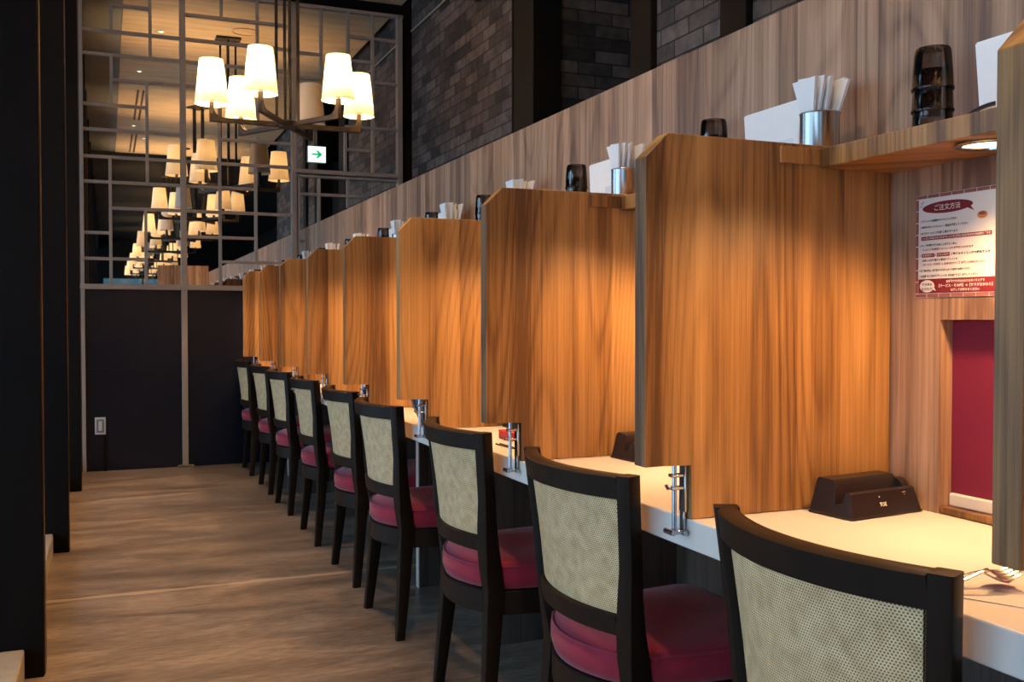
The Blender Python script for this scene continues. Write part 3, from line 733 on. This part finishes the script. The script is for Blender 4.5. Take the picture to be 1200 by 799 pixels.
# ------------------------------------------------------------------ tablet dock
def make_dock():
    root = empty('tablet_dock', (0, 0, 0))
    L, D, H = 0.172, 0.094, 0.060
    # side profile in (y, z): front (-) to back (+); body tapers, with a slot near the front
    prof = [(-0.047, 0.003), (-0.036, 0.040), (-0.030, 0.043), (-0.024, 0.041), (-0.020, 0.022), (-0.006, 0.020), (0.000, 0.052), (0.006, 0.059), (0.036, 0.060), (0.041, 0.056), (0.047, 0.003)]
    bm = NB(); rings = []
    for x, e in ((-0.086, 0.0), (-0.074, 0.0), (0.074, 0.0), (0.086, 0.0)):
        rings.append([(x*(1 - 0.14*z/H), y, z) for y, z in prof])
    loft(bm, rings)
    bmesh.ops.bevel(bm, geom=[e for e in bm.edges if e.calc_length() > 0.02 and len(e.link_faces) == 2 and e.calc_face_angle(0) > 0.5], offset=0.0025, segments=2, affect='EDGES')
    obj('dock_body', bm, M['blackplastic'], root, smooth=True, autosmooth=35)
    bm = NB(); box(bm, -0.088, 0.088, -0.0485, 0.0485, 0.0003, 0.0038, 0.0012, 1); obj('base_plate', bm, M['blackplastic'], root)
    bm = NB(); tube(bm, [(0.072, 0.002, 0.032), (0.090, 0.002, 0.032)], 0.021, 24); k = obj('round_grip', bm, M['blackplastic'], root, smooth=True, autosmooth=40)
    def fpt(x, h, d=0.0004):       # point on the sloping front face, h along height
        y = -0.047 + 0.011*(h - 0.003)/0.037; return Vector((x, y - d, h))
    def onfront(bm, name, mat):
        for q in bm.verts: q.co = fpt(q.co.x, q.co.y)
        o = obj(name, bm, mat, root); return o
    bm = text_mesh('TOE', 0.0085, 'CENTER', 0.0003); 
    for q in bm.verts: q.co.y += 0.017; q.co.x += -0.006
    onfront(bm, 'maker_lettering', M['white'])
    bm = NB(); lathe(bm, [(0.0002, 0), (0.0013, 0)], (0, 0, 0), 12)
    for q in bm.verts: q.co.y += 0.032; q.co.x += -0.012
    onfront(bm, 'indicator_dot', M['blue_led'])
    bm = NB(); box(bm, 0.046, 0.055, 0.0345, 0.0355, 0, 0.00001); box(bm, 0.049, 0.053, 0.031, 0.0315, 0, 0.00001)
    onfront(bm, 'small_mark', M['white'])
    return root
proto = make_dock()
for i in range(3):
    o = proto if i == 0 else copy_tree(proto)
    if i == 0: o.location = (1.264, 1.379, ZC + 0.0006); o.scale = (1.04, 1.04, 1.06); o.rotation_euler = (0, 0, R(7))
    else: o.location = ((0, 1.262, 1.270)[i], PY(i + 1) - 0.066, ZC + 0.0006); o.rotation_euler = (0, 0, R((0, 4, 3)[i]))
    tag(o, ('black tablet dock with small white lettering on the counter of the nearest booth', 'black tablet dock half hidden behind the foreground divider', 'black tablet dock glimpsed through the third divider gap')[i], 'tablet dock', 'tablet docks on the counter')

# ------------------------------------------------------------------ things on the shelves
def make_cup():
    bm = NB()
    prof = [(0.0338, 0.0), (0.0346, 0.0015), (0.0342, 0.004), (0.0330, 0.0055), (0.0318, 0.030), (0.0296, 0.060), (0.0285, 0.067), (0.0268, 0.0705), (0.001, 0.071), (0.001, 0.0672), (0.0262, 0.0668), (0.0272, 0.064), (0.0281, 0.058), (0.0303, 0.030), (0.0316, 0.004), (0.0325, 0.0)]
    lathe(bm, prof, n=36)
    V = [v for v in bm.verts]
    n = 36
    bm.verts.ensure_lookup_table()
    a, b_ = bm.verts[:n], bm.verts[-n:]
    for i in range(n): bm.faces.new((a[i], a[(i+1) % n], b_[(i+1) % n], b_[i]))
    bmesh.ops.recalc_face_normals(bm, faces=bm.faces[:])
    return obj('tumbler', bm, M['smoky'], None, smooth=True, autosmooth=50)
def make_napkin(i):
    bm = NB(); a = 0.0035
    rings = []
    h = 0.150 + 0.004*math.sin(i*2.1)
    for t in (0.0, 0.5, 0.75, 1.0):
        w = 0.030 + 0.036*max(0, t - 0.5)/0.5
        rings.append([(-0.0010 - a*t*0.6, -w/2, h*t), (0.0010 + a*t*0.6, -w/2 - 0.001, h*t), (0.0010 + a*t*0.6, w/2, h*t*0.99), (-0.0010 - a*t*0.6, w/2 + 0.001, h*t)])
    loft(bm, rings); return obj('paper_napkin', bm, M['white'])
cup_proto = make_cup(); first_cup = [True]
def put_cup(x, y, z, label, group):
    o = cup_proto if first_cup[0] else cup_proto.copy()
    if not first_cup[0]: COL.objects.link(o)
    first_cup[0] = False
    o.location = (x, y, z); o.rotation_euler = (0, 0, random.uniform(0, 6)); tag(o, label, 'tumbler', group)
def make_holder():
    root = empty('napkin_holder', (0, 0, 0))
    bm = NB(); lathe(bm, [(0.001, 0.0), (0.037, 0.0), (0.038, 0.002), (0.038, 0.086), (0.0395, 0.089), (0.038, 0.0905), (0.0362, 0.088), (0.0362, 0.003), (0.001, 0.003)], n=40)
    obj('steel_cup', bm, M['steel'], root, smooth=True, autosmooth=50)
    bm = NB(); lathe(bm, [(0.0383, 0.012), (0.0389, 0.013), (0.0389, 0.016), (0.0383, 0.017)], n=40); obj('base_ring', bm, M['chrome'], root, smooth=True, autosmooth=50)
    return root
hold_proto = make_holder(); nap_proto = [make_napkin(i) for i in range(3)]; used_n = [0]; used_h = [False]
def put_holder(x, y, label, nlabel, group, n):
    o = hold_proto if not used_h[0] else copy_tree(hold_proto)
    used_h[0] = True
    o.location = (x, y, ZS + 0.0004); tag(o, label, 'napkin holder', 'steel napkin holders on the shelves')
    for j in range(n):
        src = nap_proto[j % 3]
        q = src if used_n[0] < 3 and used_n[0] == j else src.copy()
        if q is not src: COL.objects.link(q)
        used_n[0] += 1
        f = (j - (n-1)/2)/max(1, (n-1)/2)
        q.location = (x + 0.018*f, y + 0.004*math.sin(j*1.7), ZS + 0.0045)
        q.rotation_euler = (R(5*math.sin(j*2.3)), R(7*f), R(8*math.sin(j*1.3)))
        tag(q, nlabel, 'napkin', group)
def make_card():
    """white folded pack that flares towards the top, with a small printed panel"""
    root = empty('apron_pack', (0, 0, 0))
    bm = NB()
    pts = [(-0.088, 0.0), (0.088, 0.0), (0.100, 0.136), (-0.096, 0.136)]
    v0 = [bm.verts.new((0.0 - 0.0*z, y, z)) for y, z in pts]; v1 = [bm.verts.new((0.020, y, z)) for y, z in pts]
    bm.faces.new(v0[::-1]); bm.faces.new(v1)
    for i in range(4): bm.faces.new((v0[i], v0[(i+1) % 4], v1[(i+1) % 4], v1[i]))
    bmesh.ops.bevel(bm, geom=bm.edges[:], offset=0.003, segments=2, affect='EDGES')
    obj('folded_sheets', bm, M['white'], root, smooth=True, autosmooth=40)
    bm = NB(); box(bm, -0.0012, -0.0002, -0.070, -0.005, 0.012, 0.060, 0.0003, 1); obj('label_panel', bm, M['porcelain'], root)
    return root
card_proto = make_card(); used_c = [False]
def put_card(x, y, label):
    o = card_proto if not used_c[0] else copy_tree(card_proto)
    used_c[0] = True
    o.location = (x, y, ZS + 0.0004); tag(o, label, 'apron pack', 'white packs on the shelves'); return o
BO = ['first', 'second', 'third', 'fourth', 'fifth', 'sixth', 'seventh', 'eighth', 'ninth']
NST = ['topmost smoky tumbler of the inverted stack', 'second smoky tumbler down in the inverted stack', 'third smoky tumbler down in the inverted stack', 'bottom smoky tumbler of the inverted stack']
spec = {1: (1.26, 3, 1.085, None), 2: (1.905, 3, 1.706, 1.543), 3: (2.615, 3, 2.455, 2.318), 4: (3.385, 3, 3.215, 3.045), 5: (4.01, 3, 3.86, 3.755), 6: (4.80, 3, 4.64, 4.50), 7: (5.53, 3, 5.38, 5.27), 8: (6.30, 3, 6.13, 6.01), 9: (7.05, 3, 6.90, 6.79)}
for i, (cy, n, ky, hy) in spec.items():
    step = 0.037
    zb = ZS + 0.0006
    for j in range(n):
        lab = (NST[0], NST[1], NST[2], NST[3])[n - 1 - j] if n == 4 else (NST[0], NST[1], NST[3])[n - 1 - j]
        put_cup(1.292, cy, zb + j*step, lab + ' over the %s booth from the right' % BO[i-1], 'smoky tumblers stacked on the shelves')
    put_card(1.302, ky, 'white folded pack standing on the shelf of the %s booth from the right' % BO[i-1])
    if hy:
        put_holder(1.292, hy, 'round steel napkin holder on the shelf of the %s booth from the right' % BO[i-1],
                   'folded white napkin fanned in the steel holder of the %s booth' % BO[i-1], 'napkins in the holder of the %s booth' % BO[i-1], 8 if i < 4 else 4)
# thin black curved lines and white block on the nearest shelf, in front of the pack
bm = NB()
for r in (0.050, 0.044):
    tube(bm, [(1.290, 1.135 + r*1.3*math.cos(a), ZS + 0.002 + r*0.55*math.sin(a)) for a in [PI*i/16 for i in range(17)]], 0.0018, 6)
tag(obj('curved_line', bm, M['ink']), 'thin black curved lines lying against the white pack on the nearest shelf', 'wire')
bm = NB(); box(bm, 1.262, 1.282, 1.055, 1.108, ZS + 0.0004, ZS + 0.052, 0.003)
tag(obj('white_carton', bm, M['white']), 'small white carton beside the white pack at the right edge', 'carton')

# ------------------------------------------------------------------ things on the counter
pm = empty('placemat', (1.16, 0.80, ZC)); tag(pm, 'pale placemat lying askew on the counter under the fork', 'placemat')
pm.rotation_euler = (0, 0, R(0))
bm = NB(); prism(bm, [(0.981 - 1.16, 0.905 - 0.80), (1.022 - 1.16, 0.832 - 0.80), (1.07 - 1.16, 0.745 - 0.80), (1.30 - 1.16, 0.765 - 0.80), (1.30 - 1.16, 1.02 - 0.80), (1.06 - 1.16, 1.03 - 0.80)], 2, 0.0004, 0.0016, 0.0003, 1)
obj('mat_sheet', bm, M['counter'], pm)
def cutlery(name, tines):
    bm = NB()
    L = 0.185
    path = []
    st = [(0.0, 0.0045, 0.004), (0.03, 0.0060, 0.003), (0.08, 0.0042, 0.004), (0.115, 0.0030, 0.009), (0.130, 0.0040, 0.010), (0.140, 0.0100, 0.007), (0.152, 0.0115, 0.004)]
    if not tines: st += [(0.165, 0.0125, 0.002), (0.178, 0.010, 0.004), (0.185, 0.004, 0.007)]
    rings = []
    for x, w, z in st:
        rings.append([(x, -1.3*w, 1.8*z), (x, -w*0.6, 1.8*z - 0.002), (x, w*0.6, 1.8*z - 0.002), (x, 1.3*w, 1.8*z), (x, w*0.6, 1.8*z + 0.0008), (x, -w*0.6, 1.8*z + 0.0008)])
    loft(bm, rings)
    if tines:
        for k in range(4):
            y = -0.0115 + 0.0077*k
            loft(bm, [[(x, y - w, z - 0.001), (x, y + w, z - 0.001), (x, y + w, z + 0.001), (x, y - w, z + 0.001)] for x, w, z in ((0.148, 0.0032, 0.0080), (0.165, 0.0024, 0.0070), (0.182, 0.0020, 0.0110), (0.196, 0.0017, 0.0175), (0.202, 0.0008, 0.0210))])
    return obj(name, bm, M['steel'], None, smooth=True, autosmooth=50)
sp_ = cutlery('spoon', False); sp_.location = (0.945, 0.960, ZC + 0.0060); sp_.scale = (0.8, 0.9, 0.9); sp_.rotation_euler = (0, 0, R(-17)); tag(sp_, 'steel spoon on the nearest counter, under the fork', 'spoon')
fk = cutlery('fork', True); fk.location = (0.937, 0.926, ZC + 0.0100); fk.scale = (0.76, 0.9, 0.95); fk.rotation_euler = (R(14), R(-2), R(-8)); tag(fk, 'steel fork with four tines at the right edge of the counter', 'fork')
# third booth: red box and a pair of chopsticks
t = empty('red_box', (1.085, 2.60, ZC)); tag(t, 'small red box on the counter of the third booth', 'box')
bm = NB(); box(bm, -0.03, 0.05, -0.045, 0.045, 0.0004, 0.020, 0.002); obj('box_body', bm, M['redbox'], t)
bm = NB(); box(bm, -0.031, 0.051, -0.046, 0.046, 0.0204, 0.025, 0.002); obj('lid', bm, M['redbox'], t)
for j in range(2):
    bm = NB(); tube(bm, [(0.990 + j*0.012, 2.50, ZC + 0.0035), (0.999 + j*0.010, 2.37, ZC + 0.0035)], [0.0024, 0.0016], 8)
    tag(obj('chopstick', bm, M['ink'], smooth=True), 'thin dark chopstick near the front edge of the third booth counter', 'chopstick', 'pair of chopsticks')
# fourth and fifth booth: bowls
bm = NB(); prof = [(0.001, 0.0), (0.036, 0.0), (0.038, 0.006), (0.062, 0.060), (0.078, 0.108), (0.080, 0.110), (0.076, 0.108), (0.058, 0.058), (0.034, 0.010), (0.001, 0.008)]
lathe(bm, prof, (0, 0, 0), 40); b1 = empty('metal_bowl', (0.986, 3.068, ZC + 0.0004)); obj('bowl_body', bm, M['zinc'], b1, smooth=True, autosmooth=60)
bm = NB(); lathe(bm, [(0.0790, 0.1075), (0.0815, 0.1090), (0.0815, 0.1115), (0.0785, 0.1120)], (0, 0, 0), 40); obj('rim', bm, M['chrome'], b1, smooth=True)
tag(b1, 'tall blue-grey metal bowl on the counter of the fourth booth', 'bowl')
b2 = empty('patterned_bowl', (1.004, 3.803, ZC + 0.0004)); tag(b2, 'white bowl with a dark blue pattern in the fifth booth', 'bowl')
bm = NB(); lathe(bm, [(0.001, 0.0), (0.028, 0.0), (0.028, 0.008), (0.048, 0.026), (0.064, 0.056), (0.070, 0.084), (0.068, 0.085), (0.060, 0.056), (0.044, 0.030), (0.001, 0.012)], n=36); obj('bowl_body', bm, M['porcelain'], b2, smooth=True, autosmooth=60)
bm = NB()
for k in range(9):
    a = 2*PI*k/9
    pts = []
    for s in range(10):
        t_ = 2*PI*s/10; da = 0.30*math.cos(t_)*(1 + 0.25*math.cos(3*t_)); zz = 0.056 + 0.023*math.sin(t_)*(1 + 0.2*math.sin(2*t_))
        rr_ = 0.049 + (zz - 0.026)*0.40 + 0.0045*math.sin(PI*(zz - 0.026)/0.058)
        pts.append(((rr_ + 0.0012)*math.cos(a + da), (rr_ + 0.0012)*math.sin(a + da), zz))
    vs = [bm.verts.new(p) for p in pts]; cc_ = bm.verts.new((0.0655*math.cos(a), 0.0655*math.sin(a), 0.056))
    for s in range(10): bm.faces.new((vs[s], vs[(s+1) % 10], cc_))
obj('blue_pattern', bm, M['cobalt'], b2)

# ------------------------------------------------------------------ chandeliers
BULB_W = 27.0
def make_chandelier():
    root = empty('chandelier', (0, 0, 0))        # origin at the crossing of the arms
    top = CEIL - 2.21
    bm = NB(); box(bm, -0.105, 0.105, -0.090, 0.090, top - 0.022, top - 0.0005, 0.004); obj('ceiling_canopy', bm, M['bronze'], root)
    for (x, y) in ((0.064, 0.004), (-0.004, 0.064), (-0.064, -0.004), (0.004, -0.064)):
        bm = NB(); box(bm, x - 0.0085, x + 0.0085, y - 0.0085, y + 0.0085, 0.02, top - 0.021, 0.001, 1); obj('stem_rod', bm, M['bronze'], root)
    bm = NB(); lathe(bm, [(0.001, -0.016), (0.055, -0.016), (0.060, -0.010), (0.060, 0.020), (0.001, 0.024)], n=24); obj('hub', bm, M['bronze'], root, smooth=True, autosmooth=40)
    LA = 0.432
    for k in range(6):
        a = R(1 + 60*k); lit = k != 1
        Mx = Matrix.Rotation(a, 4, 'Z')
        # arm: flat bar that sweeps up at its end with a filleted inner corner
        pts = [(0.03, -0.014), (LA + 0.012, -0.014), (LA + 0.012, 0.098), (LA - 0.012, 0.098), (LA - 0.012, 0.062)]
        for s in range(1, 7):
            t_ = R(90*s/6); pts.append((LA - 0.012 - 0.055 + 0.055*math.cos(t_), 0.062 - 0.048*math.sin(t_)))
        pts.append((0.03, 0.014))
        bm = NB(); prism(bm, pts, 1, -0.012, 0.012, 0.0012, 1); bmesh.ops.transform(bm, matrix=Mx, verts=bm.verts[:])
        arm = obj('arm', bm, M['bronze'], root)
        # shade
        bm = NB(); prof = [(0.094, 0.0), (0.092, 0.014), (0.068, 0.246), (0.067, 0.252)]
        lathe(bm, prof, (LA, 0, 0.088), 36); bmesh.ops.transform(bm, matrix=Mx, verts=bm.verts[:])
        sh = obj('lamp_shade', bm, M['shade'], root, smooth=True)
        for rr_, zz in ((0.094, 0.0), (0.0672, 0.252)):
            bm = NB(); tube(bm, [(LA + rr_*math.cos(2*PI*q/36), rr_*math.sin(2*PI*q/36), 0.088 + zz) for q in range(37)], 0.0018, 6, cap=False)
            bmesh.ops.transform(bm, matrix=Mx, verts=bm.verts[:]); obj('shade_ring', bm, M['cream'], sh, smooth=True)
        bm = NB()
        for q in range(3):
            tube(bm, [(LA, 0, 0.178), (LA + 0.083*math.cos(2*PI*q/3), 0.083*math.sin(2*PI*q/3), 0.178)], 0.0016, 6)
        bmesh.ops.transform(bm, matrix=Mx, verts=bm.verts[:]); obj('shade_spider', bm, M['cream'], sh, smooth=True)
        bm = NB(); lathe(bm, [(0.001, 0.097), (0.014, 0.097), (0.014, 0.178), (0.001, 0.178)], (LA, 0, 0), 14); bmesh.ops.transform(bm, matrix=Mx, verts=bm.verts[:]); obj('lamp_holder', bm, M['cream'], sh, smooth=True, autosmooth=40)
        if lit:
            ld = bulb_data
            lo = bpy.data.objects.new('bulb_light', ld); link(lo); lo.parent = root; lo.location = Mx @ Vector((LA, 0, 0.238))
    return root
bulb_data = bpy.data.lights.new('bulb', 'POINT'); bulb_data.energy = BULB_W; bulb_data.color = (1.0, 0.66, 0.32); bulb_data.shadow_soft_size = 0.028
proto = make_chandelier()
for i in range(8):
    o = proto if i == 0 else copy_tree(proto)
    o.location = (1.0, 5.88 - 2.96*i, 2.21)
    o.rotation_euler = (0, 0, 0 if i == 0 else R(random.choice((0, 60, 120, 180)) + random.uniform(-4, 4)))
    if i == 0: tag(o, 'bronze six-arm chandelier with ivory shades hanging over the booths in front of the mirror', 'chandelier', 'chandeliers along the aisle')
    else: tag(o, 'bronze six-arm chandelier seen only in the mirror, number %s behind the front one' % ('one', 'two', 'three', 'four', 'five', 'six', 'seven')[i-1].replace('number ', ''), 'chandelier', 'chandeliers along the aisle')

# ------------------------------------------------------------------ ceiling fittings (seen in the mirror)
def yv(y): return 2*YB - y
for i, (y0, y1) in enumerate(((11.2, 12.9), (13.9, 15.4))):
    t = empty('slot_vent', (0.36, (yv(y0) + yv(y1))/2, CEIL)); tag(t, ('dark twin slot vent in the ceiling, the nearer one in the mirror', 'dark twin slot vent in the ceiling, the farther one in the mirror')[i], 'vent')
    h = (y1 - y0)/2
    bm = NB(); box(bm, -0.055, 0.055, -h - 0.02, h + 0.02, -0.005, -0.0005, 0.001, 1); obj('vent_plate', bm, M['ceiling'], t)
    for s in (-1, 1):
        bm = NB(); box(bm, s*0.027 - 0.011, s*0.027 + 0.011, -h, h, -0.0075, -0.0055); obj('slot', bm, M['ink'], t)
spots = [(0.32, yv(10.37)), (0.34, yv(13.31)), (0.49, yv(14.2)), (0.45, 5.9)]
for i, (x, y) in enumerate(spots):
    t = empty('ceiling_spot', (x, y, CEIL)); tag(t, 'small round ceiling spotlight seen in the mirror', 'spotlight', 'spotlights in the tan ceiling')
    bm = NB(); lathe(bm, [(0.018, 0.0), (0.030, -0.001), (0.031, -0.006), (0.020, -0.008), (0.018, -0.0005)], n=24); obj('trim_ring', bm, M['offwhite'], t, smooth=True, autosmooth=50)
    bm = NB(); lathe(bm, [(0.0005, -0.004), (0.018, -0.004)], n=24); obj('spot_lens', bm, M['spotlens'], t)
    ld = bpy.data.lights.new('ceiling_beam', 'SPOT'); ld.energy = 62.0; ld.color = (1.0, 0.70, 0.42); ld.spot_size = R(95); ld.spot_blend = 0.8; ld.shadow_soft_size = 0.03
    lo = bpy.data.objects.new('spot_beam', ld); link(lo); lo.parent = t; lo.location = (0, 0, -0.02)
t = empty('ceiling_speaker', (1.11, yv(8.61), CEIL)); tag(t, 'round flush ceiling speaker seen in the mirror', 'speaker')
bm = NB(); lathe(bm, [(0.001, -0.006), (0.085, -0.006), (0.100, -0.0005)], n=36); obj('grille', bm, M['ceiling'], t, smooth=True, autosmooth=40)
bm = NB(); lathe(bm, [(0.101, -0.0005), (0.101, -0.009), (0.108, -0.009), (0.110, -0.0005)], n=36); obj('ring', bm, M['ceiling'], t, smooth=True, autosmooth=40)

# exit sign facing the mirror
sx, sy, sz = 2.115, yv(10.6), 2.84
t = empty('exit_sign', (sx, sy, sz)); tag(t, 'lit white exit sign with a green arrow, reflected in the mirror', 'sign')
bm = NB(); box(bm, -0.100, 0.100, -0.03, 0.0, -0.090, 0.090, 0.003); obj('sign_case', bm, M['offwhite'], t)
bm = NB(); box(bm, -0.094, 0.094, 0.0002, 0.003, -0.084, 0.084); obj('sign_face', bm, M['signwhite'], t)
bm = NB(); prism(bm, [(-0.055, -0.010), (0.012, -0.010), (-0.012, -0.042), (0.012, -0.042), (0.058, 0.0), (0.012, 0.042), (-0.012, 0.042), (0.012, 0.010), (-0.055, 0.010)], 1, 0.0032, 0.0042)
obj('arrow', bm, M['signgreen'], t)
bm = NB(); box(bm, -0.006, 0.006, -0.020, -0.010, 0.0902, CEIL - sz - 0.001); obj('hanger', bm, M['bar'], t)

# ------------------------------------------------------------------ daylight
w = bpy.data.worlds.new('World'); scene.world = w; w.use_nodes = True
bg = w.node_tree.nodes['Background']; bg.inputs['Color'].default_value = (0.42, 0.69, 1.0, 1); bg.inputs['Strength'].default_value = 2.8
pl = bpy.data.lights.new('facade_portal', 'AREA'); pl.shape = 'RECTANGLE'; pl.size = 24.0; pl.size_y = 2.5; pl.cycles.is_portal = True
po = bpy.data.objects.new('facade_portal', pl); link(po); po.location = (-2.5, -5.0, 1.5); po.rotation_euler = (R(90), 0, R(-90))

# ------------------------------------------------------------------ camera and colour
cam = bpy.data.cameras.new('camera'); cam.sensor_width = 36.0; cam.lens = 1144.76/1200*36.0; cam.clip_start = 0.02; cam.clip_end = 100
co = bpy.data.objects.new('camera', cam); link(co); co.location = (0, 0, 1.0647); co.rotation_euler = (R(90 - 1.3057), 0, R(-22.5348))
scene.camera = co
vs_ = scene.view_settings
scene.display_settings.display_device = 'sRGB'
vs_.view_transform = 'Standard'; vs_.look = 'None'; vs_.gamma = 1.0; vs_.use_curve_mapping = False; vs_.exposure = 0.30
cy_ = scene.cycles
cy_.use_denoising = True
cy_.transparent_max_bounces = 32; cy_.max_bounces = 10; cy_.diffuse_bounces = 5; cy_.glossy_bounces = 5; cy_.transmission_bounces = 8
cy_.sample_clamp_indirect = 6.0; cy_.caustics_reflective = False; cy_.caustics_refractive = False
